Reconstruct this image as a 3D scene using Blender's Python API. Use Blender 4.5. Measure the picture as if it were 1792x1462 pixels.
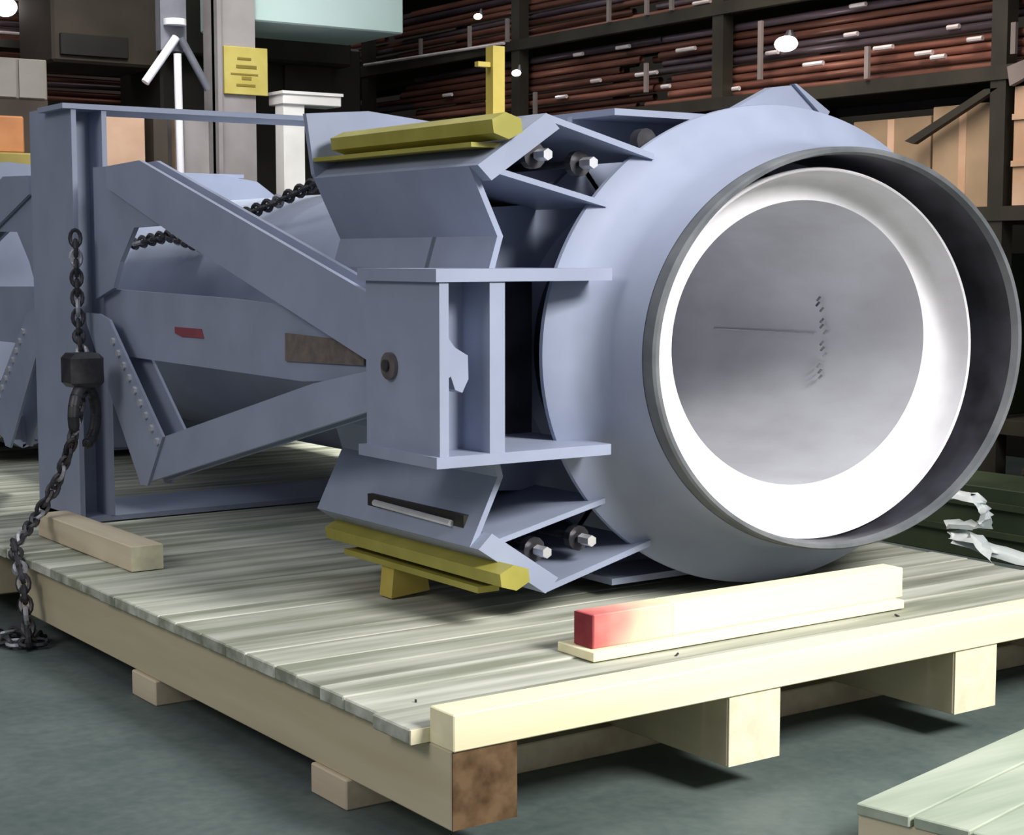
import bpy, bmesh, math, random
from mathutils import Vector, Matrix
random.seed(7)
S = bpy.context.scene
for o in list(bpy.data.objects): bpy.data.objects.remove(o)
COL = S.collection
PI = math.pi

# ------------------------------------------------------------------ camera, world, lights, exposure
cam = bpy.data.cameras.new('camera'); cam.sensor_fit = 'HORIZONTAL'; cam.sensor_width = 36
cam.lens = 36 * 2929.0 / 1792; cam.clip_end = 200; cam.clip_start = 0.05
co = bpy.data.objects.new('camera', cam); COL.objects.link(co)
xr = Vector((.81945615, -.57314188, 0)); yu = Vector((.05473429, .07825698, .99542956)); zf = Vector((.57052237, .81571087, -.09549868))
co.matrix_world = Matrix(((xr.x, yu.x, -zf.x, -2.15021), (xr.y, yu.y, -zf.y, -3.33177), (xr.z, yu.z, -zf.z, 1.48055), (0, 0, 0, 1)))
S.camera = co
S.view_settings.view_transform = 'Standard'; S.view_settings.look = 'None'
S.view_settings.gamma = 1; S.view_settings.exposure = 0.0; S.view_settings.use_curve_mapping = False

w = bpy.data.worlds.new('world'); S.world = w; w.use_nodes = True
w.node_tree.nodes['Background'].inputs[0].default_value = (.88, .90, 1.0, 1)
w.node_tree.nodes['Background'].inputs[1].default_value = 0.29

def area(name, loc, target, sx, sy, power, col):
    l = bpy.data.lights.new(name, 'AREA'); l.shape = 'RECTANGLE'; l.size = sx; l.size_y = sy; l.energy = power; l.color = col
    o = bpy.data.objects.new(name, l); COL.objects.link(o); o.location = loc
    o.rotation_euler = (Vector(target) - Vector(loc)).to_track_quat('-Z', 'Y').to_euler()
    return o
hl = area('high_front_light', (2.3, -5.0, 4.6), (1.4, .2, 1.0), 2.2, 1.7, 106, (1, .98, .95)); hl.data.spread = math.radians(62)
ml = area('deck_patch_fill', (3.4, 5.0, 6.0), (2.3, 5.0, .4), 1.0, 1.0, 45, (1, 1, .92)); ml.data.spread = math.radians(45)  # added overhead fill, brightens the deck patch under the pipe
bl = area('back_fill', (1.6, 4.6, 5.4), (2.7, 7.0, 2.6), 1.6, 1.2, 36, (1, .96, .92)); bl.data.spread = math.radians(75)  # added fill for the pole, sign and cartons at the back
rl = area('rack_fill', (2.8, 2.6, 4.9), (5.0, 3.6, 2.4), 1.5, 4, 62, (1, .86, .74)); rl.data.spread = math.radians(80)  # added warm fill so the rack's near face shows
area('overhead_fill', (0.5, 1.5, 7.5), (1.2, 1.5, 0), 5, 5, 110, (.90, .97, 1.0))  # added fill from above for the top surfaces
area('side_fill', (-7.0, 0.0, 6.0), (.3, 1.0, .6), 3.0, 2.5, 190, (1.0, .95, .92))  # unseen fill added to lift the left-facing sides
area('far_overhead_fill', (5.0, 9.0, 8.0), (5.0, 9, 0), 5, 8, 130, (1, .93, .85))  # unseen overhead fill added for the far end

# ------------------------------------------------------------------ materials
def new_mat(name):
    m = bpy.data.materials.new(name); m.use_nodes = True
    nt = m.node_tree; return m, nt, nt.nodes['Principled BSDF']

def noise_mat(name, c1, c2, rough=.6, metal=0, scale=(3, 3, 3), detail=4, bump=.0, bscale=None, spec=.5, ramp=(.35, .65), vary=.0, rand_shift=True):
    m, nt, b = new_mat(name); N = nt.nodes; L = nt.links
    tc = N.new('ShaderNodeTexCoord'); mp = N.new('ShaderNodeMapping'); mp.inputs['Scale'].default_value = scale
    L.new(tc.outputs['Object'], mp.inputs['Vector'])
    oi = N.new('ShaderNodeObjectInfo')
    if rand_shift:
        mul = N.new('ShaderNodeMath'); mul.operation = 'MULTIPLY'; mul.inputs[1].default_value = 37.0
        L.new(oi.outputs['Random'], mul.inputs[0])
        cx = N.new('ShaderNodeCombineXYZ')
        for i in range(3): L.new(mul.outputs[0], cx.inputs[i])
        L.new(cx.outputs[0], mp.inputs['Location'])
    n = N.new('ShaderNodeTexNoise'); n.inputs['Scale'].default_value = 1; n.inputs['Detail'].default_value = detail
    L.new(mp.outputs[0], n.inputs['Vector'])
    r = N.new('ShaderNodeValToRGB'); r.color_ramp.elements[0].position = ramp[0]; r.color_ramp.elements[1].position = ramp[1]
    r.color_ramp.elements[0].color = (*c1, 1); r.color_ramp.elements[1].color = (*c2, 1)
    L.new(n.outputs['Fac'], r.inputs['Fac'])
    out = r.outputs['Color']
    if vary > 0:
        mr = N.new('ShaderNodeMapRange'); mr.inputs['To Min'].default_value = 1 - vary; mr.inputs['To Max'].default_value = 1 + vary
        L.new(oi.outputs['Random'], mr.inputs['Value'])
        hs = N.new('ShaderNodeHueSaturation'); L.new(out, hs.inputs['Color']); L.new(mr.outputs[0], hs.inputs['Value']); out = hs.outputs['Color']
    L.new(out, b.inputs['Base Color'])
    b.inputs['Roughness'].default_value = rough; b.inputs['Metallic'].default_value = metal
    b.inputs['Specular IOR Level'].default_value = spec
    if bump > 0:
        bp = N.new('ShaderNodeBump'); bp.inputs['Strength'].default_value = bump; bp.inputs['Distance'].default_value = .01
        L.new(n.outputs['Fac'], bp.inputs['Height']); L.new(bp.outputs[0], b.inputs['Normal'])
    return m

M = {}
M['paint'] = noise_mat('blue_grey_primer', (.275, .31, .415), (.31, .35, .465), rough=.5, scale=(4, 4, 4), spec=.35, vary=.02)
M['paint_inside'] = noise_mat('shaded_primer_inside', (.018, .017, .020), (.05, .05, .065), rough=.42, scale=(6, 6, 6), spec=.5)  # primer darkened: shade inside bell and recess is put into the colour
M['lip'] = noise_mat('shaded_grey_lip', (.10, .11, .12), (.17, .18, .19), rough=.5, scale=(6, 6, 6), spec=.4)  # lip tone darkened so the edge reads as shaded
M['steel'] = noise_mat('brushed_pale_steel', (.74, .73, .76), (.82, .81, .85), rough=.45, metal=.0, scale=(8, 8, 8), spec=.4)
M['liner'] = noise_mat('pipe_liner_steel', (.62, .62, .66), (.74, .75, .80), rough=.36, metal=.2, scale=(5, 2.5, 5), spec=.5)
M['weld'] = noise_mat('weld_bead', (.08, .08, .09), (.3, .3, .32), rough=.6, scale=(30, 30, 30))
M['seam'] = noise_mat('faint_seam', (.5, .5, .53), (.55, .55, .58), rough=.6, scale=(30, 30, 30))
M['yellow'] = noise_mat('yellow_paint', (.30, .275, .05), (.38, .345, .075), rough=.5, scale=(6, 6, 6), spec=.4)
M['yellow_bright'] = noise_mat('golden_yellow_paint', (.48, .38, .07), (.60, .48, .11), rough=.5, scale=(6, 6, 6), spec=.4)
M['chrome'] = noise_mat('zinc_plated_steel', (.75, .76, .8), (.9, .9, .92), rough=.3, metal=.6, scale=(9, 9, 9))
M['dark_metal'] = noise_mat('dark_oily_metal', (.028, .027, .032), (.07, .068, .075), rough=.4, metal=.3, scale=(12, 12, 12))
M['bright_link'] = noise_mat('galvanised_link', (.30, .30, .33), (.5, .5, .55), rough=.35, metal=.4, scale=(12, 12, 12))
M['pin'] = noise_mat('bare_pin_steel', (.10, .085, .09), (.2, .17, .17), rough=.45, metal=.4, scale=(14, 14, 14))
M['red'] = noise_mat('faded_red_sticker', (.22, .05, .07), (.28, .07, .09), rough=.6)
M['brown_label'] = noise_mat('brown_tag_plate', (.13, .115, .10), (.20, .16, .14), rough=.6, scale=(3, 30, 30))
# woods: grain along X or Y
M['deck'] = noise_mat('weathered_deck_wood', (.25, .265, .20), (.58, .59, .51), rough=.85, scale=(1.0, 12, 12), detail=7, bump=.35, vary=.16, spec=.2)
M['beam_y'] = noise_mat('skid_beam_wood', (.54, .47, .31), (.63, .56, .39), rough=.8, scale=(9, .8, 9), detail=5, bump=.2, vary=.04, spec=.2)
M['board_x'] = noise_mat('fresh_pale_wood', (.84, .77, .50), (.94, .87, .60), rough=.8, scale=(.8, 12, 12), detail=5, bump=.12, spec=.2)
M['board_y'] = noise_mat('fresh_pale_wood_y', (.60, .50, .36), (.74, .65, .47), rough=.8, scale=(12, .8, 12), detail=5, bump=.15, spec=.2)
M['endgrain'] = noise_mat('end_grain', (.70, .66, .48), (.88, .82, .58), rough=.85, scale=(18, 18, 18), spec=.2)  # pale tone stands in for light on the left timber's cut end
M['old_endgrain'] = noise_mat('stained_brown_end_grain', (.065, .035, .015), (.17, .105, .055), rough=.85, scale=(16, 16, 16), spec=.2)
m, nt, b = new_mat('red_spray_fading_on_wood'); N = nt.nodes; L = nt.links
tc = N.new('ShaderNodeTexCoord'); sx_ = N.new('ShaderNodeSeparateXYZ'); L.new(tc.outputs['Object'], sx_.inputs[0])
nn = N.new('ShaderNodeTexNoise'); nn.inputs['Scale'].default_value = 9; L.new(tc.outputs['Object'], nn.inputs['Vector'])
ad = N.new('ShaderNodeMath'); ad.operation = 'MULTIPLY_ADD'; ad.inputs[1].default_value = .16; L.new(nn.outputs['Fac'], ad.inputs[0]); L.new(sx_.outputs['X'], ad.inputs[2])
rp = N.new('ShaderNodeValToRGB'); rp.color_ramp.elements[0].position = .11; rp.color_ramp.elements[0].color = (.62, .13, .13, 1)
rp.color_ramp.elements[1].position = .41; rp.color_ramp.elements[1].color = (.88, .80, .52, 1)
e_ = rp.color_ramp.elements.new(.24); e_.color = (.85, .42, .33, 1)
L.new(ad.outputs[0], rp.inputs['Fac']); L.new(rp.outputs['Color'], b.inputs['Base Color']); b.inputs['Roughness'].default_value = .75
M['red_wood'] = m
M['dark_red'] = noise_mat('dark_red_sprayed_end', (.17, .02, .03), (.30, .05, .06), rough=.7, scale=(9, 9, 9), spec=.2)
M['pale_pallet'] = noise_mat('pale_green_grey_wood', (.34, .40, .31), (.47, .52, .42), rough=.85, scale=(1.5, 14, 14), detail=6, bump=.2, vary=.06, spec=.2)
# background
M['rust'] = noise_mat('rusty_tube', (.07, .028, .02), (.24, .10, .07), rough=.38, metal=.3, scale=(20, 1.2, 20), detail=5, vary=.45)
M['purple'] = noise_mat('dull_purple_tube', (.06, .045, .055), (.16, .12, .14), rough=.35, metal=.5, scale=(20, 1.2, 20), detail=5, vary=.45)
M['glint'] = noise_mat('painted_glint', (.7, .62, .62), (.95, .9, .9), rough=.25, metal=.3, scale=(5, 5, 5))  # pale colour painted in for glints on tubes and shelf edge
M['rack'] = noise_mat('dark_olive_rack_paint', (.014, .012, .008), (.03, .026, .017), rough=.6, scale=(3, 3, 3))
M['rack_rod'] = noise_mat('grey_rack_stake', (.16, .14, .13), (.24, .2, .19), rough=.5)
M['card'] = noise_mat('cardboard', (.26, .19, .12), (.36, .26, .17), rough=.8, scale=(3, 3, 3), vary=.12, spec=.15)
M['card_light'] = noise_mat('light_cardboard', (.48, .31, .20), (.60, .41, .29), rough=.8, scale=(3, 3, 3), spec=.15)
M['orange'] = noise_mat('orange_panel', (.45, .17, .06), (.62, .27, .10), rough=.6, scale=(3, 3, 3))
M['olive_yellow'] = noise_mat('olive_yellow_panel', (.30, .25, .06), (.40, .33, .09), rough=.6, scale=(3, 3, 3))
M['mint'] = noise_mat('mint_sheet_metal', (.46, .62, .58), (.56, .72, .70), rough=.5, scale=(1, 1, 1))
M['grey_post'] = noise_mat('grey_column_paint', (.25, .23, .23), (.33, .31, .31), rough=.6, scale=(3, 3, 3))
M['sign'] = noise_mat('yellow_sign', (.50, .42, .10), (.58, .50, .15), rough=.5, scale=(6, 6, 6))
M['sign_mark'] = noise_mat('olive_sign_marks', (.20, .16, .02), (.26, .2, .03), rough=.6)
M['alu'] = noise_mat('aluminium_pole', (.80, .80, .86), (.92, .92, .97), rough=.4, metal=.0, scale=(5, 5, 5))
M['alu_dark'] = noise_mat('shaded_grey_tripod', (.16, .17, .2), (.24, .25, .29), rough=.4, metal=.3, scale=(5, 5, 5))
M['white'] = noise_mat('white_plastic', (.78, .77, .74), (.90, .89, .86), rough=.5, scale=(4, 4, 4))
M['film'] = noise_mat('crumpled_white_film', (.70, .78, .78), (.92, .96, .96), rough=.35, scale=(7, 7, 7), bump=.3)
M['cabinet'] = noise_mat('grey_cabinet', (.20, .19, .16), (.28, .27, .25), rough=.6, scale=(2, 2, 2))
M['dark_box'] = noise_mat('dark_brown_crate', (.035, .026, .018), (.065, .05, .035), rough=.7, scale=(2, 2, 2))
M['black'] = noise_mat('black_machine', (.006, .006, .005), (.018, .017, .012), rough=.6, scale=(2, 2, 2))
M['dark_green'] = noise_mat('dark_green_bin', (.02, .035, .015), (.045, .065, .03), rough=.6, scale=(2, 2, 2))
M['wall'] = noise_mat('dim_brown_wall', (.040, .030, .024), (.075, .055, .045), rough=.9, scale=(.7, .7, .7))
M['ceil'] = noise_mat('dim_wall_side', (.03, .028, .02), (.05, .045, .035), rough=.9, scale=(.7, .7, .7))

# floor: blotchy teal-green concrete
m, nt, b = new_mat('green_grey_concrete'); N = nt.nodes; L = nt.links
tc = N.new('ShaderNodeTexCoord')
n1 = N.new('ShaderNodeTexNoise'); n1.inputs['Scale'].default_value = 1.6; n1.inputs['Detail'].default_value = 8; n1.inputs['Roughness'].default_value = .7
n2 = N.new('ShaderNodeTexNoise'); n2.inputs['Scale'].default_value = 28; n2.inputs['Detail'].default_value = 3
L.new(tc.outputs['Object'], n1.inputs['Vector']); L.new(tc.outputs['Object'], n2.inputs['Vector'])
mx = N.new('ShaderNodeMath'); mx.operation = 'MULTIPLY_ADD'; mx.inputs[1].default_value = .35; L.new(n2.outputs['Fac'], mx.inputs[0]); L.new(n1.outputs['Fac'], mx.inputs[2])
r = N.new('ShaderNodeValToRGB'); r.color_ramp.elements[0].position = .5; r.color_ramp.elements[1].position = .85
r.color_ramp.elements[0].color = (.075, .105, .10, 1); r.color_ramp.elements[1].color = (.135, .165, .155, 1)
L.new(mx.outputs[0], r.inputs['Fac']); L.new(r.outputs['Color'], b.inputs['Base Color'])
b.inputs['Roughness'].default_value = .62; b.inputs['Specular IOR Level'].default_value = .3
M['floor'] = m

m, nt, b = new_mat('glowing_white'); b.inputs['Emission Color'].default_value = (1, .93, .88, 1); b.inputs['Emission Strength'].default_value = 6
M['bright_spot'] = m

# ------------------------------------------------------------------ helpers
def link(name, bm, mat, parent=None, loc=None, smooth=None, extra=None):
    """one mesh object; vertices are given in world metres and stored relative to the parent or loc"""
    me = bpy.data.meshes.new(name)
    base = Vector(loc) if loc is not None else Vector((0, 0, 0))
    root = Vector((0, 0, 0)); p = parent
    while p is not None: root += p.location; p = p.parent
    off = base if parent is None else root + base
    bmesh.ops.recalc_face_normals(bm, faces=bm.faces[:])
    bmesh.ops.translate(bm, verts=bm.verts[:], vec=-off)
    if smooth is not None:
        for f_ in bm.faces: f_.smooth = True
    bm.to_mesh(me); bm.free()
    me.materials.append(mat)
    for e in (extra or []): me.materials.append(e)
    if smooth is not None: me.set_sharp_from_angle(angle=math.radians(smooth))
    o = bpy.data.objects.new(name, me); COL.objects.link(o)
    o.location = base
    if parent is not None: o.parent = parent
    return o

def tag(o, label=None, cat=None, group=None, kind=None):
    if label: o['label'] = label
    if cat: o['category'] = cat
    if group: o['group'] = group
    if kind: o['kind'] = kind
    return o

def root(name, loc, label, cat, group=None):
    o = bpy.data.objects.new(name, None); COL.objects.link(o); o.location = loc; o.empty_display_size = .1
    return tag(o, label, cat, group)

def add_box(bm, x0, x1, y0, y1, z0, z1, bev=0.0):
    r_ = bmesh.ops.create_cube(bm, size=1)
    vs = r_['verts']
    for v in vs:
        v.co = Vector(((x0 + x1) / 2 + v.co.x * (x1 - x0), (y0 + y1) / 2 + v.co.y * (y1 - y0), (z0 + z1) / 2 + v.co.z * (z1 - z0)))
    if bev > 0:
        es = list({e for v in vs for e in v.link_edges})
        bmesh.ops.bevel(bm, geom=es, offset=bev, segments=1, affect='EDGES')

def box(x0, x1, y0, y1, z0, z1, bev=0.0):
    bm = bmesh.new(); add_box(bm, x0, x1, y0, y1, z0, z1, bev); return bm

def add_prism(bm, pts, axis, lo, hi):
    """pts: outline in the plane across axis; 'x': (y,z), 'y': (x,z), 'z': (x,y)"""
    def mk(p, t):
        return {'x': (t, p[0], p[1]), 'y': (p[0], t, p[1]), 'z': (p[0], p[1], t)}[axis]
    a = [bm.verts.new(mk(p, lo)) for p in pts]; c = [bm.verts.new(mk(p, hi)) for p in pts]
    n = len(pts)
    bm.faces.new(a); bm.faces.new(c[::-1])
    for i in range(n): bm.faces.new((a[i], a[(i + 1) % n], c[(i + 1) % n], c[i]))

def prism(pts, axis, lo, hi):
    bm = bmesh.new(); add_prism(bm, pts, axis, lo, hi); return bm

def add_tube(bm, p, q, r0, r1=None, n=12, cap=True):
    p = Vector(p); q = Vector(q); r1 = r0 if r1 is None else r1
    d = (q - p); L_ = d.length; rot = d.to_track_quat('Z', 'Y').to_matrix().to_4x4()
    bmesh.ops.create_cone(bm, cap_ends=cap, segments=n, radius1=r0, radius2=r1, depth=L_, matrix=Matrix.Translation((p + q) / 2) @ rot)

def tube(p, q, r0, r1=None, n=12):
    bm = bmesh.new(); add_tube(bm, p, q, r0, r1, n); return bm

def add_slab(bm, pts3, thick):
    """plate along a 3-point-or-more outline in space, extruded by vector thick"""
    t = Vector(thick)
    a = [bm.verts.new(Vector(p)) for p in pts3]; c = [bm.verts.new(Vector(p) + t) for p in pts3]; n = len(pts3)
    bm.faces.new(a); bm.faces.new(c[::-1])
    for i in range(n): bm.faces.new((a[i], a[(i + 1) % n], c[(i + 1) % n], c[i]))

AC, ZC = 1.923, 1.17            # pipe axis (runs along Y)
def ering(prof, n=128, closed=False):
    """surface of revolution about the pipe axis; prof rows: y, Rx, Rz, dx, dz"""
    bm = bmesh.new(); rows = []
    for (y, rx, rz, dx, dz) in prof:
        rows.append([bm.verts.new((AC + dx + rx * math.cos(2 * PI * i / n), y, ZC + dz + rz * math.sin(2 * PI * i / n))) for i in range(n)])
    k = len(rows)
    for j in range(k if closed else k - 1):
        r0, r1 = rows[j], rows[(j + 1) % k]
        for i in range(n): bm.faces.new((r0[i], r0[(i + 1) % n], r1[(i + 1) % n], r1[i]))
    return bm

# ------------------------------------------------------------------ the setting
fl = bmesh.new(); bmesh.ops.create_grid(fl, x_segments=4, y_segments=4, size=1)
for v in fl.verts: v.co = Vector((3 + v.co.x * 14, 5 + v.co.y * 15, 0))
tag(link('floor', fl, M['floor']), kind='structure')
tag(link('wall_back', box(-10, 17, 14.0, 14.2, 0, 8), M['wall']), kind='structure')
tag(link('wall_right', box(8.0, 8.2, -3, 14.0, 0, 8), M['ceil']), kind='structure')

# ------------------------------------------------------------------ wooden skid
ZB0, ZB1, ZT = .085, .285, .325
skid = root('wooden_skid', (0, 0, 0), 'long wooden skid with plank deck under the blue-grey pipe joint', 'pallet')
# beams along Y
for i, a0 in enumerate((0.0, .90, 1.825, 2.74)):
    for (y0, y1) in ((0.0, 3.15), (3.5, 6.85)):
        o = link('beam', box(a0, a0 + .195, y0, y1, ZB0, ZB1, .004), M['beam_y'], skid)
        if y0 == 0:
            em = M['old_endgrain'] if i == 0 else M['endgrain']
            e = link('beam_end', box(a0 + .002, a0 + .193, -.004, 0.0, ZB0 + .002, ZB1 - .002), em, o)
            if i == 0: tag(e, 'dark brown stained beam end')
# cross pieces along X resting on the floor
for y0 in (.50, 1.78, 3.9, 5.6, 6.6):
    link('cross_piece', box(-.012, 2.94, y0, y0 + .20, 0, ZB0, .004), M['board_y'] if y0 > 1 else M['board_y'], skid)
# front edge board, thicker than the deck
link('front_edge_board', box(0, 2.93, -.012, .098, ZB1, .378, .003), M['board_x'], skid)
y = .104
k = 0
while y < 6.75:
    wd = random.choice((.135, .185, .185))
    a0 = -.03 + random.uniform(-.004, .004)
    if k == 0: a0 = -.055
    link('deck_plank', box(a0, 2.93 + random.uniform(-.012, .012), y, y + wd - .004, ZB1, ZT - random.uniform(0, .005), .004), M['deck'], skid)
    if k == 0: link('lit_plank_edge', box(a0 + .001, a0 + .075, y - .006, y, ZB1 + .002, ZT - .002), M['endgrain'], skid)  # pale slab, light on the plank's front edge put into its colour
    y += wd; k += 1
# nail heads on the deck
nb = bmesh.new()
for yy in [.05 + .185 * j for j in range(2)]:
    for aa in (.1, 1.0, 1.92, 2.83):
        add_tube(nb, (aa + random.uniform(-.03, .03), yy + .09, ZT - .01), (aa, yy + .09, ZT + .003), .0035, n=6)
tag(link('nail_heads', nb, M['dark_metal'], skid), kind='stuff')

# timbers lying on the deck
t = root('timber', (.73, .38, ZT), 'pale square timber with red sprayed end lying in front of the round flange', 'timber')
link('body', box(1.06, 2.06, .42, .51, .353, .453, .003), M['board_x'], t)
link('painted_end', box(.762, 1.06, .42, .51, .353, .453, .003), M['red_wood'], t)
tag(link('end_face', box(.757, .762, .422, .508, .355, .451), M['dark_red'], t), 'dark red painted end face')
tag(link('thin_board', box(.735, 2.03, .385, .56, ZT, ZT + .028, .002), M['board_x']), 'thin pale board lying flat beneath the red-ended timber', 'board')
t = root('timber', (.19, 2.45, ZT), 'tan timber with bright cut end on the left edge of the deck', 'timber')
link('body', box(.185, .31, 2.452, 3.45, ZT, ZT + .095, .003), M['board_y'], t)
link('cut_end', box(.186, .309, 2.446, 2.452, ZT + .002, ZT + .093), M['endgrain'], t)

# ------------------------------------------------------------------ the pipe joint
PJ = root('pipe_joint', (AC, 1.0, ZT), 'large blue-grey gimbal pipe joint with open round bell lying on the wooden skid', 'machine')
P = M['paint']
def part(name, bm, mat=P, parent=None, smooth=None, label=None, kind=None):
    o = link(name, bm, mat, parent or PJ, smooth=smooth)
    return tag(o, label, kind=kind)

# end bell (outside)
prof = []
for (y_, rz, k_) in ((1.02, .60, 1.28), (.985, .79, 1.225), (.972, .825, 1.225), (.958, .835, 1.225), (.945, .833, 1.225), (.925, .808, 1.23), (.905, .775, 1.235), (.885, .745, 1.245), (.862, .720, 1.26), (.835, .702, 1.265), (.79, .690, 1.28), (.72, .682, 1.29), (.665, .6775, 1.294)):
    dd = .055 + .035 * max(0, min(1, (.95 - y_) / .3)); prof.append((y_, rz * k_, rz, dd, 0))
bell = part('end_bell', ering(prof, 160), P, smooth=35)
prof = [(.64, .652 * 1.295, .652, .09, 0), (.70, .650 * 1.295, .650, .085, 0), (1.1, .648 * 1.295, .648, .06, 0), (1.25, .640 * 1.295, .640, .05, 0), (1.27, .50 * 1.28, .50, .05, 0)]
part('bell_lip', ering([(.665, .6775 * 1.294, .6775, .09, 0), (.64, .677 * 1.295, .677, .09, 0), (.62, .676 * 1.295, .676, .09, 0), (.612, .670 * 1.295, .670, .09, 0), (.614, .658 * 1.295, .658, .09, 0), (.64, .652 * 1.295, .652, .09, 0)], 160), M['lip'], smooth=35, label='dull grey edge of the bell, darkened as if shaded')
part('bell_inside', ering(prof, 128), M['paint_inside'], smooth=35, label='dark unlit inside wall of the bell')
# liner lip (pale cone) and pipe bore
prof = [(1.2, .66, .53, .055, 0), (.74, .745, .625, .037, -.018), (.708, .752, .630, .035, -.020), (.698, .746, .624, .035, -.020), (.703, .738, .617, .036, -.018), (.745, .733, .612, .042, -.014), (.785, .716, .596, .055, -.008), (.812, .690, .571, .068, .000), (.832, .655, .538, .080, .006), (.843, .628, .512, .088, .010), (.848, .606, .494, .092, .012)]
part('liner_lip', ering(prof, 160), M['steel'], smooth=40, label='bright pale steel liner lip')
prof = [(.848, .606, .494, .092, .012), (.88, .604, .492, .090, .01), (1.1, .60, .49, .07, .0), (2.7, .595, .488, .055, 0)]
bore = part('bore', ering(prof, 128), M['liner'], smooth=40, label='dull grey steel bore of the pipe')
# weld beads in the bore
wb = bmesh.new()
random.seed(3)
for i in range(15):
    th = math.radians(19 - i * 2.6)
    yy = 1.30 + .012 * math.sin(i * 1.7)
    p = Vector((AC + .055 + .598 * math.cos(th), yy, ZC + .485 * math.sin(th)))
    if i % 4 != 3: add_tube(wb, p, p + Vector((-.006, .012, -.016)), .0045, n=6)
part('weld_bead', wb, M['weld'], bore, kind='stuff')
sb = bmesh.new(); add_tube(sb, (AC + .657, 1.36, ZC + .012), (AC + .657, 1.95, ZC + .012), .0035, n=8)
part('seam', sb, M['seam'], bore)

# pipe body behind the ring
RB = .62
prof = [(1.25, .56 * 1.3, .56, 0, 0), (1.3, RB * 1.3, RB, 0, 0), (2.0, RB * 1.3, RB, 0, 0), (2.5, RB * 1.3, RB, 0, 0), (2.52, (RB + .02) * 1.3, RB + .02, 0, 0), (2.62, (RB + .02) * 1.3, RB + .02, 0, 0), (2.64, RB * 1.3, RB, 0, 0), (6.6, RB * 1.3, RB, 0, 0)]
part('pipe_shell', ering(prof, 96), P, smooth=35)

BM = 3.9                        # mirror plane of the machine (middle of the gimbal frame)
def my(y_, mir): return 2 * BM - y_ if mir else y_
def mb(bm, mir):
    if mir:
        for v in bm.verts: v.co.y = 2 * BM - v.co.y
    return bm
def outline(ul_, ll_, r_):
    """upper-left quarter, lower-left quarter (both side to top/bottom) and a plain right half"""
    pts = [(AC - x_, ZC + z_) for x_, z_ in ul_] + [(AC + x_, ZC + z_) for x_, z_ in r_[::-1]] + [(AC + x_, ZC - z_) for x_, z_ in r_[1:]] + [(AC - x_, ZC - z_) for x_, z_ in ll_[::-1][:-1]]
    return pts
def sym_outline(quad):
    """quad: points (dx,dz) of the upper-left quarter from the left side to the top; returns the whole outline"""
    ul = [(AC - x_, ZC + z_) for x_, z_ in quad]
    ur = [(AC + x_, ZC + z_) for x_, z_ in quad][::-1]
    lr = [(AC + x_, ZC - z_) for x_, z_ in quad]
    ll = [(AC - x_, ZC - z_) for x_, z_ in quad][::-1]
    pts = []
    for p in ul + ur + lr + ll:
        if not pts or (abs(p[0] - pts[-1][0]) + abs(p[1] - pts[-1][1])) > 1e-4: pts.append(p)
    if abs(pts[0][0] - pts[-1][0]) + abs(pts[0][1] - pts[-1][1]) < 1e-4: pts.pop()
    return pts
def holed_plate(pts, rz, y0, y1, sub=3):
    bm = bmesh.new(); o_ = []
    n = len(pts)
    for i in range(n):
        for s in range(sub):
            f_ = s / sub; p, q = pts[i], pts[(i + 1) % n]
            o_.append((p[0] * (1 - f_) + q[0] * f_, p[1] * (1 - f_) + q[1] * f_))
    rings = []
    for (yy, inner) in ((y0, 0), (y1, 0), (y1, 1), (y0, 1)):
        row = []
        for (x_, z_) in o_:
            if inner:
                dx, dz = (x_ - AC) / 1.3, z_ - ZC; l_ = math.hypot(dx, dz)
                row.append(bm.verts.new((AC + 1.3 * rz * dx / l_, yy, ZC + rz * dz / l_)))
            else: row.append(bm.verts.new((x_, yy, z_)))
        rings.append(row)
    for j in range(4):
        r0, r1 = rings[j], rings[(j + 1) % 4]; m_ = len(r0)
        for i in range(m_): bm.faces.new((r0[i], r0[(i + 1) % m_], r1[(i + 1) % m_], r1[i]))
    return bm

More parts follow.
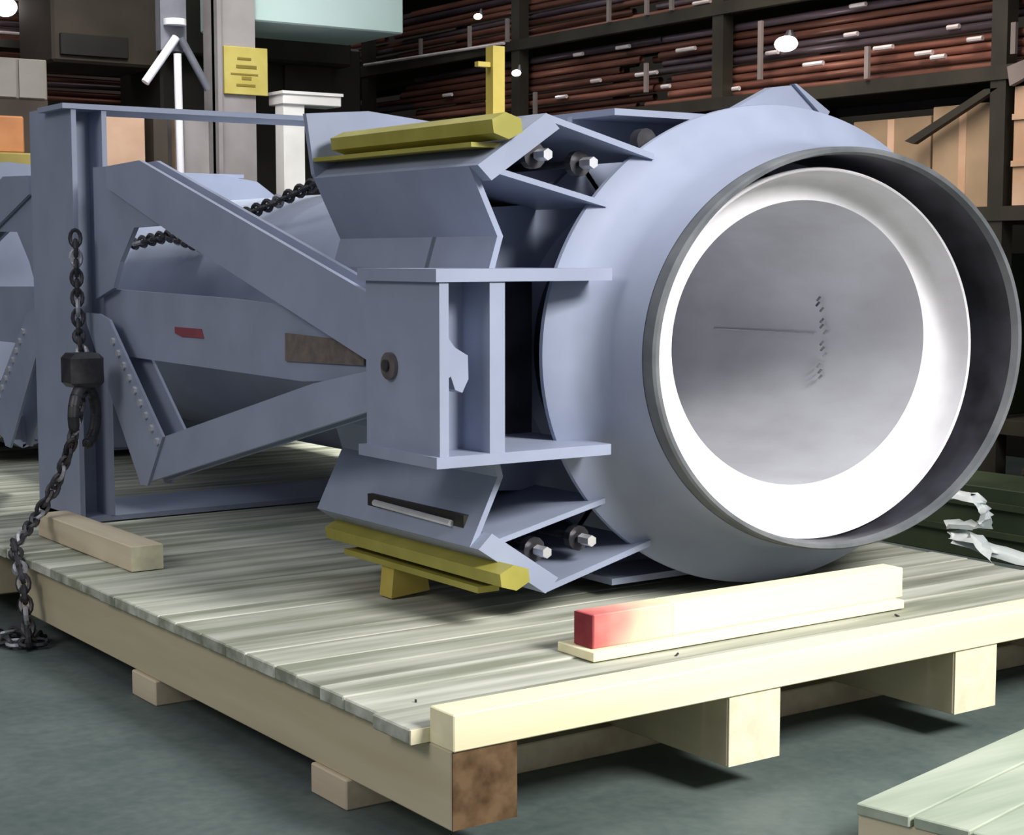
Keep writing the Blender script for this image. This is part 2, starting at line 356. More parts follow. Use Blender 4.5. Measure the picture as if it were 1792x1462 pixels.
K1, K2, K3 = (1.134, .375), (1.239, .587), (.983, .754)
KP1 = (.545, .645)              # inner end of the outer bracket plate
KP2a, KP2b = (1.225, .597), (.735, .487)
for mir in (False, True):
    q_ = [(1.165, 0), (1.165, .276), K1, (1.17, .46), KP2b, KP1, (.62, .70), (.58, .79), (.0, .80)]
    rt = [(.90, 0), (.88, .35), (.74, .58), (.48, .76), (.2, .80)]
    front = outline(q_, q_, rt)
    part('ring_front_plate', mb(holed_plate(front, .6, 1.30, 1.325), mir))
    rear = outline([(1.165, 0), (1.165, .276), (1.10, .375), (1.24, .60), (1.27, .81), (1.02, .83), (.70, .80), (0, .80)], [(1.165, 0), (1.165, .276), (1.10, .375), (1.19, .55), (.95, .70), (.60, .78), (0, .80)], rt)
    part('ring_rear_plate', mb(holed_plate(rear, .60, 1.93, 1.955), mir))
    # ring shell: plates between front and rear along the outline
    sg = [(1.165, .0), (1.165, .276), K1, K2]
    for sx in (-1,):
        for sz in (-1, 1):
            for i in range(len(sg) - 1):
                bm = bmesh.new(); (xa, za), (xb, zb) = sg[i], sg[i + 1]
                th = (.022 * -sx, 0, 0)
                add_slab(bm, [(AC + sx * xa, .95 if i else 1.07, ZC + sz * za), (AC + sx * xb, .95 if i else 1.07, ZC + sz * zb), (AC + sx * xb, 1.94, ZC + sz * zb), (AC + sx * xa, 1.94, ZC + sz * za)], th)
                part('shell_plate', mb(bm, mir))
            # diagonal bracket channel: closing plate, outer plate, inner plate
            br = bmesh.new()
            y0, y1 = (.90, 1.94)
            def P3(p, yy): return (AC + sx * p[0], yy, ZC + sz * p[1])
            add_slab(br, [P3(K2, y0), P3(K3, y0), P3(K3, y1), P3(K2, y1)], (-sx * .09 * .0 - sx * .05, 0, -sz * .045))
            part('bracket_end_plate', mb(br, mir))
            y0 = .906; br = bmesh.new(); add_slab(br, [P3(K3, y0), P3(KP1, y0), P3(KP1, y1), P3(K3, y1)], (0, 0, -sz * .020))
            part('bracket_plate', mb(br, mir))
            y0 = .912; br = bmesh.new(); add_slab(br, [P3(KP2a, y0), P3(KP2b, y0), P3(KP2b, y1), P3(KP2a, y1)], (0, 0, -sz * .018))
            part('bracket_plate', mb(br, mir))
            # tie rods with nuts inside the channel
            for (dx, dz) in ((.955, .630), (.775, .610)):
                rd = tube(P3((dx, dz), .935), P3((dx, dz), 1.9), .013, n=10)
                ro = part('tie_rod', mb(rd, mir), M['dark_metal'], smooth=40)
                nt_ = bmesh.new(); add_tube(nt_, P3((dx, dz), 1.0), P3((dx, dz), 1.03), .042, n=12)
                part('plate_washer', mb(nt_, mir), M['dark_metal'], ro)
                if dx > .7:
                    nt_ = bmesh.new(); add_tube(nt_, P3((dx, dz), .93), P3((dx, dz), .985), .019, n=6)
                    part('nut', mb(nt_, mir), M['chrome'], ro)
    for sz in (-1, 1):              # top and bottom shells
        part('shell_plate', mb(box(AC - .58, AC + .40, 1.07, 1.94, ZC + sz * .79 - .011, ZC + sz * .79 + .011), mir))
    # ----- hinge box on the left (top/bottom plates, uprights, pin)
    for sx in (-1,):
        def X(a_, b_):             # distances are given for the left side
            return (a_, b_) if sx < 0 else (2 * AC - b_, 2 * AC - a_)
        hb = root('hinge_box', (0, 0, 0), None, None); hb.parent = PJ; hb.location = -PJ.location
        x0, x1 = X(.452, 1.10)
        part('flange_plate', mb(box(x0, x1, .772, 1.23, 1.408, 1.446), mir), P, hb)
        part('flange_plate', mb(box(x0, x1, .772, 1.23, .862, .896), mir), P, hb)
        x0, x1 = X(.468, .500); part('side_plate', mb(box(x0, x1, .78, 1.205, .896, 1.408), mir), P, hb)
        x0, x1 = X(.645, .700); part('side_plate', mb(box(x0, x1, .78, 1.205, .896, 1.408), mir), P, hb)
        x0, x1 = X(.500, .645); part('web_plate', mb(box(x0, x1, .93, .95, .896, 1.408), mir), P, hb)
        x0, x1 = X(.700, 1.10); part('web_plate', mb(box(x0, x1, 1.20, 1.22, .896, 1.408), mir), M['paint_inside'], hb)  # dark colour paints in the shade of this recess
        x0, x1 = X(.40 + .055, .62)
        pn = bmesh.new(); add_tube(pn, (x0 if sx < 0 else x1, my(1.055, mir), 1.150), (AC + sx * (AC - .62), my(1.055, mir), 1.150), .042, n=20)
        pn_o = part('pin', pn, M['pin'], hb, smooth=40, label='brownish bare steel pin head')
        q = bmesh.new(); add_tube(q, (AC + sx * (AC - .452), my(1.06, mir), 1.152), (AC + sx * (AC - .446), my(1.06, mir), 1.152), .018, n=12)
        part('grease_hole', q, M['dark_metal'], pn_o)
        cl = bmesh.new(); add_prism(cl, [(.502, 1.255), (.535, 1.215), (.580, 1.19), (.582, 1.12), (.56, 1.08), (.535, 1.09), (.52, 1.13), (.502, 1.12)], 'y', .80, .925)
        if sx > 0:
            for v in cl.verts: v.co.x = 2 * AC - v.co.x
        part('pin_retainer', mb(cl, mir), P, hb, label=None)

# arms: pairs of plates from the hinge boxes to the middle frame
def arm(name, pts, offs, mir, mat=P, label=None):
    for sx in (-1,):
        bm = bmesh.new()
        for (lo, hi) in offs:
            add_prism(bm, pts, 'x', lo, hi)
        if sx > 0:
            for v in bm.verts: v.co.x = 2 * AC - v.co.x
        o = part(name, mb(bm, mir), mat, label=label)
        yield sx, o
for mir in (False, True):
    two = [(.502, .520), (.575, .593)]
    # pieces between the two plates are set back a little
    for _ in arm('upper_arm', [(3.42, 1.857), (3.062, 1.866), (1.15, 1.340), (1.15, 1.15), (1.264, 1.157), (2.62, 1.530), (3.42, 1.77)], two, mir): pass
    for _ in arm('upper_arm_web', [(3.06, 1.82), (1.3, 1.34), (1.3, 1.20), (3.06, 1.70)], [(.520, .575)], mir): pass
    for _ in arm('gusset_plate', [(3.62, 1.863), (3.08, 1.850), (2.60, 1.70), (2.60, 1.61), (3.18, 1.60), (3.34, 1.46), (3.42, 1.35), (3.62, 1.30)], [(.524, .545)], mir): pass
    for _ in arm('lower_arm', [(1.15, 1.14), (1.15, 1.02), (1.267, .990), (3.030, .572), (3.00, .70), (2.875, .769), (1.628, 1.058)], two, mir): pass
    for _ in arm('lower_arm_web', [(1.3, 1.09), (1.3, 1.02), (3.02, .585), (2.99, .70), (2.87, .755)], [(.520, .575)], mir): pass
    for _ in arm('strut', [(3.69, 1.24), (3.50, 1.24), (3.388, 1.218), (2.855, .772), (3.018, .559), (3.088, .555)], [(.490, .5018), (.5932, .605)], mir): pass
    for sx, o in arm('middle_arm', [(3.62, 1.346), (2.381, 1.328), (1.923, 1.312), (1.15, 1.21), (1.15, 1.10), (1.802, 1.053), (3.62, 1.065)], [(.56, .574)], mir):
        if sx < 0 and not mir:
            part('tag_plate', prism([(1.916, 1.216), (1.366, 1.205), (1.367, 1.131), (1.919, 1.118)], 'x', .552, .560), M['brown_label'], o, label='brownish tag plate on the arm')
            part('sticker', prism([(2.869, 1.205), (2.62, 1.205), (2.60, 1.17), (2.80, 1.168), (2.869, 1.18)], 'x', .556, .560), M['red'], o, label='small faded red sticker')
    # threaded studs along the strut
    st = bmesh.new()
    for i in range(9):
        f_ = i / 8; yy = 3.34 - f_ * .44; zz = 1.13 - f_ * .38
        add_tube(st, (.478, yy, zz), (.495, yy, zz), .015, n=6)
    part('stud_row', mb(st, mir), M['chrome'], kind='stuff')

# middle gimbal frame (deep square frame of channel section)
FY0, FY1 = 3.64, 4.16
zb, zt_ = .327, 2.13
fr = root('gimbal_frame', (0, 0, 0), None, None); fr.parent = PJ; fr.location = -PJ.location
for sx in (-1, 1):
    def X(a_, b_): return (a_, b_) if sx < 0 else (2 * AC - b_, 2 * AC - a_)
    x0, x1 = X(.440, .462); part('column_plate', box(x0, x1, FY0, FY1, zb, zt_), P, fr)
    x0, x1 = X(.575, .597); part('column_plate', box(x0, x1, FY0, FY1, zb + .02, zt_ - .02), P, fr)
    x0, x1 = X(.462, .575); part('column_web', box(x0, x1, FY0 + .16, FY0 + .18, zb + .02, zt_ - .02), P, fr)
x0, x1 = .40, 2 * AC - .40
part('top_plate', box(x0, x1, FY0 - .01, FY0 + .30, zt_ - .022, zt_), P, fr)
part('bottom_plate', box(.44, 2 * AC - .44, FY0, FY1, zb, zb + .022), P, fr)

# yellow shipping bars: split square tubes along Y at the four corners
def sbar(mir, sx, sz):
    a0, z0_ = .765, ZC + (.705 if sz > 0 else -.672)
    x_ = a0 if sx < 0 else 2 * AC - a0
    bm = bmesh.new(); ang = .62
    r_ = .056
    pts = []
    for i in range(6):
        th = ang + i * PI / 3
        pts.append((x_ + 1.1 * r_ * math.cos(th), z0_ + .72 * r_ * math.sin(th)))
    add_prism(bm, pts, 'y', .86 if sz > 0 else .82, 1.86 if sz > 0 else 1.93)
    o = part('shipping_bar', mb(bm, mir), M['yellow'], label='yellow shipping bar')
    fl_ = bmesh.new()
    if sz > 0: add_box(fl_, x_ - .085, x_ + .03, .93, 1.93, z0_ - .062, z0_ - .048)
    else: add_box(fl_, x_ - .05, x_ + .03, .95, 1.8, z0_ - .064, z0_ - .044)
    part('bar_flange', mb(fl_, mir), M['yellow'], o)
    pw = bmesh.new()
    if sz > 0:
        xx = x_ + .065 * (1 if sx < 0 else -1)
        add_box(pw, xx - .022, xx + .022, 1.00, 1.04, z0_ + .02, z0_ + .255)
        add_box(pw, xx - .07, xx - .022, 1.01, 1.03, z0_ + .19, z0_ + .205)
        part('lifting_post', mb(pw, mir), M['yellow_bright'], o, label='golden yellow upright post on the bar')
    else:
        xx = x_ + .02
        vs = [(xx - .068, .328), (xx + .085, .340), (xx + .065, .45), (xx - .055, .45)]
        add_prism(pw, vs, 'y', 1.48, 1.56)
        part('bar_foot', mb(pw, mir), M['yellow_bright'], o, label='golden yellow foot under the bar')
for mir in (False, True):
    for sx in (-1,):
        for sz in (-1, 1): sbar(mir, sx, sz)
# zinc rod along the lower left of the ring
part('side_rod', tube((.70, 1.08, .640), (.70, 1.56, .648), .011, n=8), M['chrome'], smooth=40, label='shiny threaded rod below the hinge box')
part('side_rod_channel', prism([(.708, .612), (.735, .612), (.735, .672), (.708, .672)], 'y', 1.02, 1.62), M['black'])
# bolt on top right of the upper bracket
part('bolt', tube((1.44, 1.02, 1.865), (1.44, 1.06, 1.865), .042, n=12), M['dark_metal'], smooth=40)
# top lifting lug above the bell
part('top_lug', prism([(1.85, 1.95), (2.02, 2.03), (2.16, 2.095), (2.265, 2.108), (2.41, 2.04), (2.41, 1.95)], 'y', 1.18, 1.22))
part('top_lug', prism([(2.255, 2.112), (2.268, 2.112), (2.44, 2.02), (2.42, 1.99)], 'y', 1.165, 1.19))

# ------------------------------------------------------------------ chains
def chain(name, pts, pitch, r, label, group=None, wire=None, bright=6):
    """links along a polyline, each link a small torus that turns 90 degrees from the last"""
    wire = wire or r * .28
    o = root(name, pts[0], label, 'chain', group)
    me = []
    for tone in ('dark_metal', 'bright_link'):
        bm = bmesh.new(); n, k_ = 12, 5
        rows = []
        for i in range(n):
            th = 2 * PI * i / n; c = Vector((r * .62 * math.cos(th), 0, r * math.sin(th))); d = Vector((math.cos(th), 0, math.sin(th)))
            rows.append([bm.verts.new(c + d * wire * math.cos(2 * PI * j / k_) + Vector((0, wire * math.sin(2 * PI * j / k_), 0))) for j in range(k_)])
        for i in range(n):
            for j in range(k_): bm.faces.new((rows[i][j], rows[(i + 1) % n][j], rows[(i + 1) % n][(j + 1) % k_], rows[i][(j + 1) % k_]))
        bmesh.ops.recalc_face_normals(bm, faces=bm.faces[:])
        m_ = bpy.data.meshes.new('chain_link'); bm.to_mesh(m_); bm.free(); m_.materials.append(M[tone]); me.append(m_)
    seg = [Vector(p) for p in pts]; i = 0; cnt = 0
    carry = 0
    for a_, b_ in zip(seg[:-1], seg[1:]):
        d = b_ - a_; L_ = d.length; t_ = carry
        while t_ < L_:
            p = a_ + d * (t_ / L_)
            lk = bpy.data.objects.new('chain_link', me[1] if cnt % bright == 2 else me[0]); COL.objects.link(lk)
            q = d.to_track_quat('Z', 'Y').to_matrix().to_4x4() @ Matrix.Rotation((cnt % 2) * PI / 2 + .3, 4, 'Z')
            lk.parent = o; lk.matrix_local = Matrix.Translation(p - seg[0]) @ q
            t_ += pitch; cnt += 1
        carry = t_ - L_
    return o
ch = chain('chain', [(.42, 3.57, 1.56), (.42, 3.56, 1.16), (.40, 3.45, 1.02), (.32, 3.28, .90), (.25, 3.22, .72), (.21, 3.30, .55), (.13, 3.28, .44), (-.05, 3.05, .36), (-.075, 2.88, .25), (-.085, 2.80, .03)], .042, .034,
           'dark chain hanging down the left column and over the deck edge to the floor', bright=5)
hk = bmesh.new()
pts = []
for i in range(15):
    th = math.radians(200 - i * 20); pts.append(Vector((.33 + .075 * math.cos(th), 3.27 + .07 * math.cos(th), .835 + .12 * math.sin(th))))
for p, q in zip(pts[:-1], pts[1:]): add_tube(hk, p, q, .024, n=8)
for p in pts: bmesh.ops.create_icosphere(hk, subdivisions=1, radius=.0245, matrix=Matrix.Translation(p))
link('hook', hk, M['dark_metal'], ch, smooth=60)
sw = bmesh.new(); add_box(sw, .26, .40, 3.21, 3.36, .95, 1.09, .02)
link('hook_block', sw, M['dark_metal'], ch)
chain('chain', [(-.10, 2.80, .028), (.0, 2.92, .024), (-.06, 3.05, .024), (-.16, 3.02, .024), (-.14, 2.86, .024), (-.02, 2.80, .024)], .042, .032, 'loose end of chain coiled on the floor at the left beam')
chain('chain', [(1.15, 3.746, 1.628), (1.2, 3.55, 1.672), (1.22, 3.30, 1.715), (1.25, 2.952, 1.793)], .045, .036, 'dark chain slanting over the pipe behind the upper arm', bright=9)
chain('chain', [(1.22, 4.93, 1.545), (1.24, 4.5, 1.585), (1.22, 4.07, 1.53)], .05, .040, 'short dark chain across the pipe inside the left triangle', bright=9)

# ------------------------------------------------------------------ second pallet, lower right
A2 = math.radians(12)
e1 = Vector((math.cos(A2), math.sin(A2), 0)); e2 = Vector((math.sin(A2), -math.cos(A2), 0)); c0 = Vector((.718, -.651, 0))
sp = root('pallet', (.718, -.651, 0), 'pale green-grey plank pallet at the lower right corner of the picture', 'pallet')
def qbox(u0, u1, v0, v1, z0, z1):
    bm = box(u0, u1, v0, v1, z0, z1, .003)
    for v in bm.verts:
        p = c0 + e1 * v.co.x + e2 * v.co.y; v.co = Vector((p.x, p.y, v.co.z))
    return bm
v_ = 0.0
for i in range(6):
    o = link('deck_board', qbox(0 + random.uniform(-.01, .01), 1.5, v_, v_ + .14, .172, .20), M['pale_pallet'], sp); v_ += .148
for u in (0.005, .66, 1.36):
    link('stringer', qbox(u, u + .09, 0.0, .88, .03, .172), M['board_y'], sp)
for vv in (0.0, .38, .75): link('bottom_board', qbox(0, 1.5, vv, vv + .12, 0, .03), M['board_y'], sp)

# ------------------------------------------------------------------ storage rack along the right wall
RX = 5.0
rk = root('storage_rack', (RX, 5.5, 0), 'long dark storage rack stacked with rusty tubes behind the pipe joint', 'rack')
ups = (2.42, 4.6, 6.8, 9.0, 11.2)
for yy in ups:
    for xx in (RX, RX + .95):
        link('upright', box(xx, xx + .085, yy, yy + .10, 0, 4.2), M['rack'], rk)
for z_ in (.55, 1.67, 2.40, 2.985, 3.62):
    for xx in (RX - .01, RX + 1.0):
        link('shelf_beam', box(xx, xx + .05, -1.2, 11.4, z_, z_ + .075), M['rack'], rk)
    link('shelf_board', box(RX + .04, RX + 1.0, -1.2, 11.4, z_ + .05, z_ + .075), M['rack'], rk)
for (xa, yy, z0_, z1_) in ((5.0, 2.42, 2.40, 2.0), ):
    link('brace', prism([(2.47, 2.36), (2.56, 2.36), (3.1, 2.12), (3.04, 2.10)], 'x', RX + .0, RX + .04), M['rack'], rk)
link('brace', prism([(2.40, 2.46), (2.38, 2.36), (2.0, 2.50), (2.0, 2.56)], 'x', RX - .02, RX + .02), M['rack_rod'], rk)
stakes = [(3.35, 2.48, 2.66), (4.22, 2.55, 2.9), (5.3, 2.56, 2.75), (5.05, 3.06, 3.35), (5.7, 3.06, 3.35), (5.3, 3.06, 3.35), (6.55, 2.50, 2.66), (6.9, 3.05, 3.22), (7.4, 3.05, 3.22), (2.34, 2.52, 2.68), (8.1, 3.05, 3.2)]
for (yy, z0_, z1_) in stakes:
    link('stake', box(RX - .035, RX - .015, yy, yy + .03, z0_, z1_), M['rack_rod'], rk)

# tubes in the rack, one object each
rnd = random.Random(11)
def tube_mesh(r_, L_, mat):
    bm = bmesh.new(); add_tube(bm, (0, -L_ / 2, 0), (0, L_ / 2, 0), r_, n=10, cap=False); add_tube(bm, (0, L_ / 2, 0), (0, -L_ / 2, 0), r_ * .8, n=10, cap=False)
    me = bpy.data.meshes.new('tube')
    for f_ in bm.faces: f_.smooth = True
    bm.to_mesh(me); bm.free(); me.materials.append(mat); return me
tm = [tube_mesh(.024, 3.1, M['rust']), tube_mesh(.024, 3.1, M['purple']), tube_mesh(.030, 2.4, M['rust'])]
def place_tube(x_, y_, z_, k_, label, group, tilt=0):
    o = bpy.data.objects.new('tube', tm[k_]); COL.objects.link(o); o.location = (x_, y_, z_); o.rotation_euler = (tilt, 0, rnd.uniform(-.006, .006))
    tag(o, label, 'tube', group); return o
for lev, (zb_, rows, lab, grp) in enumerate(((2.50, 9, 'lower tube shelf', 'tubes on the lower tube shelf'),
                                            (3.085, 8, 'upper tube shelf', 'tubes on the upper tube shelf'))):
    for j in range(rows):
        for seg in range(3):
            if rnd.random() < .06: continue
            y_ = 3.95 + seg * 3.15 + rnd.uniform(-.25, .25)
            x_ = RX + .122 + (j % 2) * .03 + rnd.uniform(-.0, .04)
            if seg == 2 and lev == 0 and j > 5: continue
            row = ('bottom', 'second', 'third', 'fourth', 'fifth', 'sixth', 'seventh', 'eighth', 'ninth')[j]
            bay = ('right bay', 'middle bay', 'left bay')[seg]
            kk = rnd.choice((0, 0, 1)); tone = 'purplish' if kk == 1 else 'rusty brown'
            place_tube(x_, y_, zb_ + j * .052, kk, f'{tone} tube, {row} row up in the {bay} of the {lab}', grp)
            if j % 3 == 0: place_tube(x_ + .12, y_ + .2, zb_ + j * .052, rnd.choice((0, 1)), f'tube hidden behind the {row} row in the {bay} of the {lab}', grp)
# painted glints: small pale strips stand in for highlights on the stacked tubes
glints = [(4.9, 3.10, .16), (3.2, 2.93, .16), (2.95, 2.96, .1), (6.4, 2.62, .12), (7.3, 2.66, .1), (7.9, 2.75, .12), (5.7, 2.9, .14), (4.0, 3.12, .14), (3.35, 2.66, .14), (3.05, 2.60, .12), (2.95, 2.57, .10), (3.9, 2.62, .16), (4.25, 2.72, .10), (5.05, 2.82, .18), (5.45, 2.70, .22), (5.25, 2.60, .08), (4.60, 2.53, .12), (3.6, 2.76, .10), (6.2, 2.90, .10), (2.7, 2.64, .10), (3.55, 2.92, .12), (2.85, 2.72, .08), (3.72, 3.02, .12), (6.0, 2.70, .1)]
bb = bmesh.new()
for i, (yy, zz, ln) in enumerate(glints):
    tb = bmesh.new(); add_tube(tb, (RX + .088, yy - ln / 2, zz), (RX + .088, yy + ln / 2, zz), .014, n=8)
    link('glint_strip', tb, M['glint'], rk)
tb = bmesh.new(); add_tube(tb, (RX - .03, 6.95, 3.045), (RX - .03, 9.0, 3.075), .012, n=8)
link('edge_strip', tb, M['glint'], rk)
# crates on the shelf at the right
def crate(x0, x1, y0, y1, z0, z1, mat, label, cat='crate', group=None, planks=True, name='crate'):
    r_ = root(name, ((x0 + x1) / 2, (y0 + y1) / 2, z0), label, cat, group)
    link('body', box(x0, x1, y0, y1, z0, z1, .004), mat, r_)
    if planks:
        for zz in (z0 + (z1 - z0) * .33, z0 + (z1 - z0) * .72):
            link('batten', box(x0 - .014, x0, y0, y1, zz, zz + .03), mat, r_)
    else:
        link('tape', box(x0 - .002, x0, (y0 + y1) / 2 - .025, (y0 + y1) / 2 + .025, z0 + .005, z1 - .003), M['card_light'], r_)
    return r_
crate(RX + .02, RX + .9, 1.45, 2.38, 1.745, 2.36, M['card_light'], 'tan crate on the rack shelf at the right picture edge')
crate(RX + .09, RX + .9, 2.56, 2.98, 1.745, 2.30, M['card'], 'brown carton left of the dark rack upright', 'box', planks=False, name='carton')
crate(RX + .12, RX + .9, 3.02, 3.60, 1.745, 2.26, M['card'], 'brown carton with low top behind the flange rim', 'box', planks=False, name='carton')
crate(RX + .12, RX + .8, 5.9, 6.35, 1.745, 2.36, M['card'], 'small brown carton under the tube shelf above the upper bracket', 'box', planks=False, name='carton')
crate(RX + .1, RX + .9, 4.85, 5.25, 1.745, 2.30, M['dark_green'], 'dark green bin under the tube shelf right of the small brown carton', 'bin', name='storage_bin')
crate(RX + .1, RX + .9, 5.35, 5.80, 1.745, 2.33, M['cabinet'], 'olive grey case under the tube shelf between a green bin and a brown carton', 'box', name='case')
crate(RX + .1, RX + .9, 6.95, 7.6, 1.745, 2.32, M['purple'], 'purplish case under the tube shelf directly above the yellow bar', 'box', name='case')
crate(RX + .1, RX + .9, 7.75, 8.6, 1.745, 2.36, M['card'], 'brown carton under the tube shelf left of the purplish case', 'box', planks=False, name='carton')
crate(RX + .1, RX + .9, 3.75, 4.5, 1.745, 2.20, M['cabinet'], 'olive grey case on the rack just behind the top lug', 'box', name='case')
# lower goods
crate(RX - .05, RX + .9, .3, 2.2, .0, .50, M['dark_box'], 'low dark brown crate on the floor behind the right deck edge')
crate(RX + .1, RX + .9, 2.56, 4.4, .625, 1.5, M['dark_green'], 'dark green bin on the low rack shelf behind the flange', 'bin', name='storage_bin')
crate(RX + .1, RX + .9, .8, 2.1, .625, 1.45, M['dark_box'], 'dark brown crate on the low rack shelf at the right edge')
# glowing spots on the racks: emissive balls with dark caps
def bright_spot(x_, y_, z_, r_, label, sx_=1.4):
    l_ = root('bright_spot', (x_, y_, z_), label, 'bright_spot')
    bm = bmesh.new(); bmesh.ops.create_uvsphere(bm, u_segments=16, v_segments=10, radius=r_, matrix=Matrix.Translation((x_, y_, z_)) @ Matrix.Diagonal((1, sx_, .8, 1)))
    link('glow_ball', bm, M['bright_spot'], l_, smooth=60)
    bm = bmesh.new(); add_tube(bm, (x_ + .03, y_, z_ + r_ * .7), (x_ + .03, y_, z_ + r_ * .7 + .04), r_ * .7, r_ * .3, n=12)
    link('dark_cap', bm, M['dark_metal'], l_)
bright_spot(4.94, 3.98, 2.735, .058, 'brightest glowing spot on the rack above the round bell')
bright_spot(4.94, 6.75, 2.81, .030, 'small glowing spot on the rack right of the yellow post')
bright_spot(4.94, 7.25, 3.27, .028, 'small glowing spot high on the rack near the mint box')

# ------------------------------------------------------------------ things in the background on the left
c = root('grey_column', (2.95, 7.05, 0), 'grey steel column standing behind the yellow sign', 'column')
link('shaft', box(2.70, 3.00, 7.05, 7.09, 0, 4.5), M['grey_post'], c)
link('flange', box(2.70, 2.73, 7.0, 7.22, 0, 4.5), M['grey_post'], c)
link('base_plate', box(2.62, 3.08, 6.95, 7.25, 0, .03), M['grey_post'], c)
s = root('sign', (2.93, 7.05, 2.58), 'yellow square sign with worn olive marks fixed on the grey column', 'sign')
link('board', box(2.76, 3.08, 7.026, 7.05, 2.565, 2.88, .003), M['sign'], s)
for (x0, x1, z0, z1) in ((2.85, 2.95, 2.79, 2.805), (2.84, 2.99, 2.735, 2.755), (2.80, 3.0, 2.69, 2.70), (2.88, 2.95, 2.66, 2.68), (2.84, 2.98, 2.615, 2.63)):
    link('marking', box(x0 + .005, x1 + .005, 7.022, 7.026, z0 + .005, z1 + .005), M['sign_mark'], s)
d = root('duct', (3.7, 7.3, 2.95), 'mint green sheet metal duct hanging at the top of the picture', 'duct')
link('duct_body', box(2.99, 4.20, 7.1, 7.9, 3.07, 4.0, .01), M['mint'], d)
link('seam_flange', box(2.98, 4.21, 7.085, 7.10, 3.40, 3.43), M['mint'], d)
link('hanger', box(3.2, 3.23, 7.4, 7.43, 4.0, 4.6), M['rack_rod'], d)
tp = root('pole_stand', (2.38, 7.0, 0), 'bright aluminium pole with a folded bracket left of the yellow sign', 'stand')
link('pole', tube((2.44, 7.0, .02), (2.415, 7.0, 2.80), .026, n=12), M['alu'], tp, smooth=40)
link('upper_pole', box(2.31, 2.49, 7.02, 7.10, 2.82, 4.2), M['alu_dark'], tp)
link('collar', tube((2.40, 7.0, 2.98), (2.40, 7.0, 3.02), .075, n=12), M['alu'], tp, smooth=40)
link('brace_leg', tube((2.40, 6.98, 2.90), (2.18, 6.98, 2.60), .028, n=10), M['alu'], tp, smooth=40)
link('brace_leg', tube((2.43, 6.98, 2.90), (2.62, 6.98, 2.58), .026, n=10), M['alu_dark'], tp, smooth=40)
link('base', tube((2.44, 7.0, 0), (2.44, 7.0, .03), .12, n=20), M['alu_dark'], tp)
# white printed box and stand behind the frame
wbx = root('white_box', (3.4, 7.0, 2.3), 'small white box sitting on top of the narrow white stand', 'box')
link('body', box(3.17, 3.62, 6.98, 7.2, 2.515, 2.60, .006), M['white'], wbx)
link('lid', box(3.16, 3.63, 6.97, 7.21, 2.585, 2.605), M['white'], wbx)
ws = root('stand', (3.26, 7.05, 0), 'narrow white upright stand below the white box', 'stand')
link('post', box(3.18, 3.34, 7.0, 7.12, .04, 2.515), M['white'], ws)
link('foot', box(3.10, 3.5, 6.9, 7.3, 0, .04), M['grey_post'], ws)
# cartons
crate(1.86, 2.18, 7.0, 7.5, 1.85, 2.43, M['card_light'], 'light tan carton between the left column and the aluminium pole', 'box', name='carton', planks=False)
crate(1.80, 2.24, 7.0, 7.5, 1.25, 1.85, M['card'], 'brown carton underneath the light tan carton', 'box', name='carton', planks=False)
crate(1.75, 2.3, 6.98, 7.5, .02, 1.25, M['dark_box'], 'tall dark crate at the bottom of the carton stack', name='crate')
crate(2.24, 2.34, 7.0, 7.4, 1.6, 2.42, M['dark_box'], 'narrow dark box beside the light tan carton', 'box', name='carton', planks=False)
crate(2.52, 2.70, 7.15, 7.5, 1.6, 2.44, M['grey_post'], 'dim grey box right of the aluminium pole', 'box', name='carton', planks=False)
crate(2.76, 3.05, 7.15, 7.5, 1.6, 2.46, M['card'], 'dull brown box below the yellow sign', 'box', name='carton', planks=False)
cb = root('cabinet', (1.2, 7.5, 0), 'grey cabinet box above the orange panel at the left edge', 'cabinet')
link('body', box(.9, 1.72, 7.5, 8.0, 2.50, 2.76, .006), M['cabinet'], cb)
link('door', box(1.53, 1.70, 7.485, 7.5, 2.51, 2.75), M['cabinet'], cb)
link('door', box(1.0, 1.51, 7.485, 7.5, 2.51, 2.75), M['cabinet'], cb)
link('frame_base', box(.9, 1.72, 7.5, 8.0, 0, 2.50), M['dark_box'], cb)
ob = root('orange_bin', (1.2, 7.2, 2.1), 'orange bin with olive yellow base at the left edge', 'bin')
link('body', box(.95, 1.44, 7.15, 7.45, 2.13, 2.36, .01), M['orange'], ob)
link('base_tray', box(.93, 1.55, 7.10, 7.45, 2.03, 2.13, .01), M['olive_yellow'], ob)
cr = crate(.9, 1.6, 7.05, 7.49, 0, 2.03, M['dark_box'], 'tall dark crate carrying the orange bin at the left edge')
# black machine under the duct and tube rack at the top left
mc = root('dark_press', (3.6, 8.6, 0), 'black bulky machine in the gloom below the mint duct', 'machine')
link('body', box(2.9, 4.6, 8.4, 9.2, 0, 3.12, .02), M['black'], mc)
link('head', box(2.9, 4.4, 8.2, 8.4, 2.95, 3.6, .02), M['black'], mc)
link('panel', box(3.9, 4.3, 8.36, 8.40, 2.70, 2.95), M['rack'], mc)
mc2 = root('hoist_box', (2.0, 8.8, 2.6), 'dark brown housing hanging left of the aluminium pole', 'box')
link('body', box(2.05, 2.85, 8.3, 9.0, 2.85, 4.2, .02), M['dark_box'], mc2)
link('cover', box(2.1, 2.6, 8.27, 8.3, 2.9, 3.05, .004), M['black'], mc2)
rk2 = root('storage_rack', (1.3, 9.5, 0), 'second tube rack at the top left corner of the picture', 'rack')
for xx in (.3, 3.1):
    link('upright', box(xx, xx + .08, 9.4, 9.5, 0, 4.4), M['rack'], rk2)
for z_ in (2.62, 3.06, 3.6):
    link('shelf_beam', box(.3, 3.15, 9.4, 9.45, z_, z_ + .06), M['rack'], rk2)
    link('shelf_board', box(.2, 3.35, 9.51, 10.1, z_ + .035, z_ + .06), M['rack'], rk2)
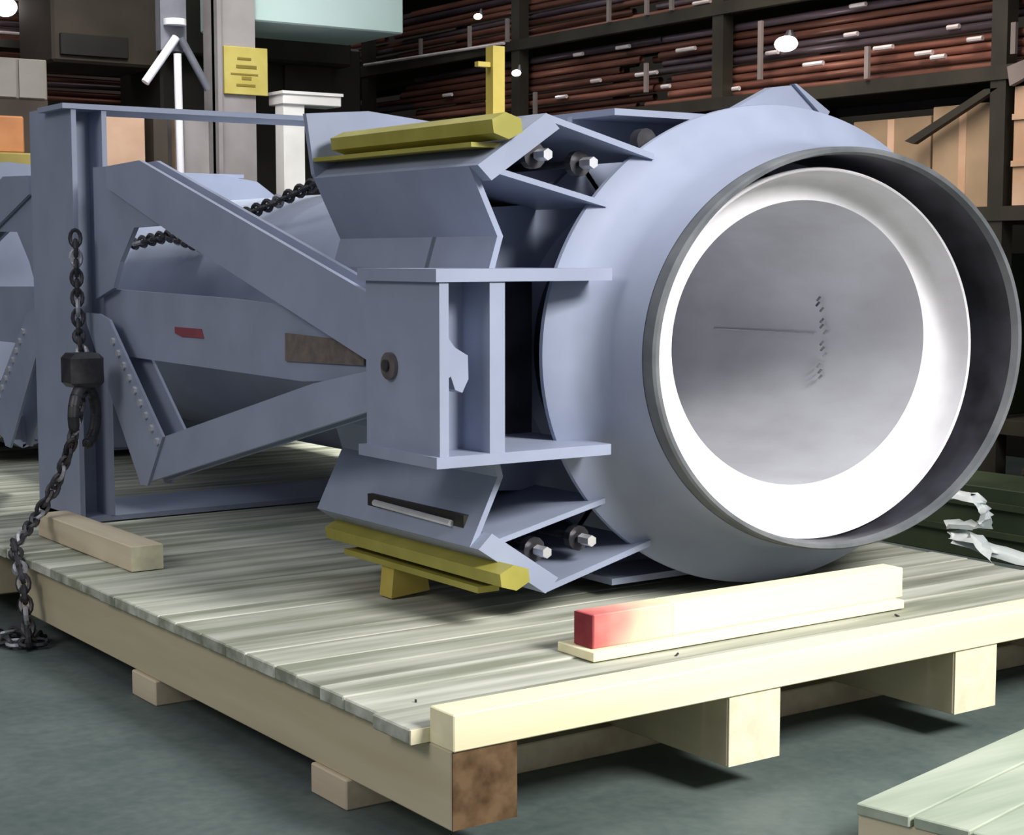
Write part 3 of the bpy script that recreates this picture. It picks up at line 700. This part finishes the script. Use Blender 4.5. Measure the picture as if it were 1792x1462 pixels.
for lev, zb_ in enumerate((2.72, 3.16)):
    for j in range(7):
        o = bpy.data.objects.new('tube', tm[rnd.choice((0, 1))]); COL.objects.link(o); o.location = (1.75, 9.54 + (j % 2) * .03, zb_ + j * .052 - .012)
        o.rotation_euler = (rnd.uniform(-.01, .01), 0, PI / 2); tag(o, f"brown tube, {('bottom', 'second', 'third', 'fourth', 'fifth', 'sixth', 'seventh')[j]} row up on the {('lower', 'upper')[lev]} shelf at the top left corner", 'tube', 'tubes on the top left rack')
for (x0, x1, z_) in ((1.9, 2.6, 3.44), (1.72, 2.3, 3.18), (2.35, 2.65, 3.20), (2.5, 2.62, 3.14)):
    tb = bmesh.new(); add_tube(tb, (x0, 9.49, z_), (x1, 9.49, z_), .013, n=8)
    link('glint_strip', tb, M['glint'], rk2)  # pale strips painted in as glints here too
bright_spot(2.02, 9.2, 3.33, .09, 'bright glowing spot at the top left corner of the picture', 1)
# box in the middle distance above the yellow bar
crate(4.2, 4.75, 9.3, 9.7, 2.3, 2.72, M['purple'], 'dull purple-grey crate left of the yellow upright post')
crate(4.2, 4.75, 9.25, 9.75, 0, 2.3, M['dark_box'], 'tall dark crate supporting the purple-grey crate')

# crumpled white film on the floor at the right edge
fm = bmesh.new(); rr = random.Random(5)
def film(bm, pts, wdt):
    n = 6; rows = []
    for (p, q) in zip(pts[:-1], pts[1:]):
        p = Vector(p); q = Vector(q)
        for s in range(4): rows.append(p.lerp(q, s / 4))
    rows.append(Vector(pts[-1])); grid = []
    for i, c_ in enumerate(rows):
        row = []
        for j in range(n + 1):
            th = PI * j / n
            row.append(bm.verts.new(c_ + Vector((math.cos(th) * wdt * rr.uniform(.8, 1.2), rr.uniform(-.03, .03), math.sin(th) * wdt * rr.uniform(.5, 1.2)))))
        grid.append(row)
    for a_, b_ in zip(grid[:-1], grid[1:]):
        for j in range(n): bm.faces.new((a_[j], a_[j + 1], b_[j + 1], b_[j]))
    bmesh.ops.contextual_create
film(fm, [(4.1, 2.06, .30), (4.1, 1.93, .345), (4.1, 1.80, .335), (4.1, 1.73, .28), (4.1, 1.76, .21), (4.1, 1.97, .19)], .04)
film(fm, [(4.1, 1.93, .15), (4.1, 1.80, .145), (4.1, 1.68, .07)], .045)
film(fm, [(4.1, 1.9, .13), (4.2, 1.6, .06), (4.3, 1.3, .05)], .05)
fm2 = fm
tag(link('plastic_sheet', fm2, M['film'], loc=(4.1, 1.7, .0), smooth=50), 'crumpled white plastic sheet beyond the right deck edge', 'plastic sheet')
crate(4.40, 4.88, 1.35, 3.3, 0, .36, M['dark_green'], 'low dark green crate behind the crumpled white plastic sheet')
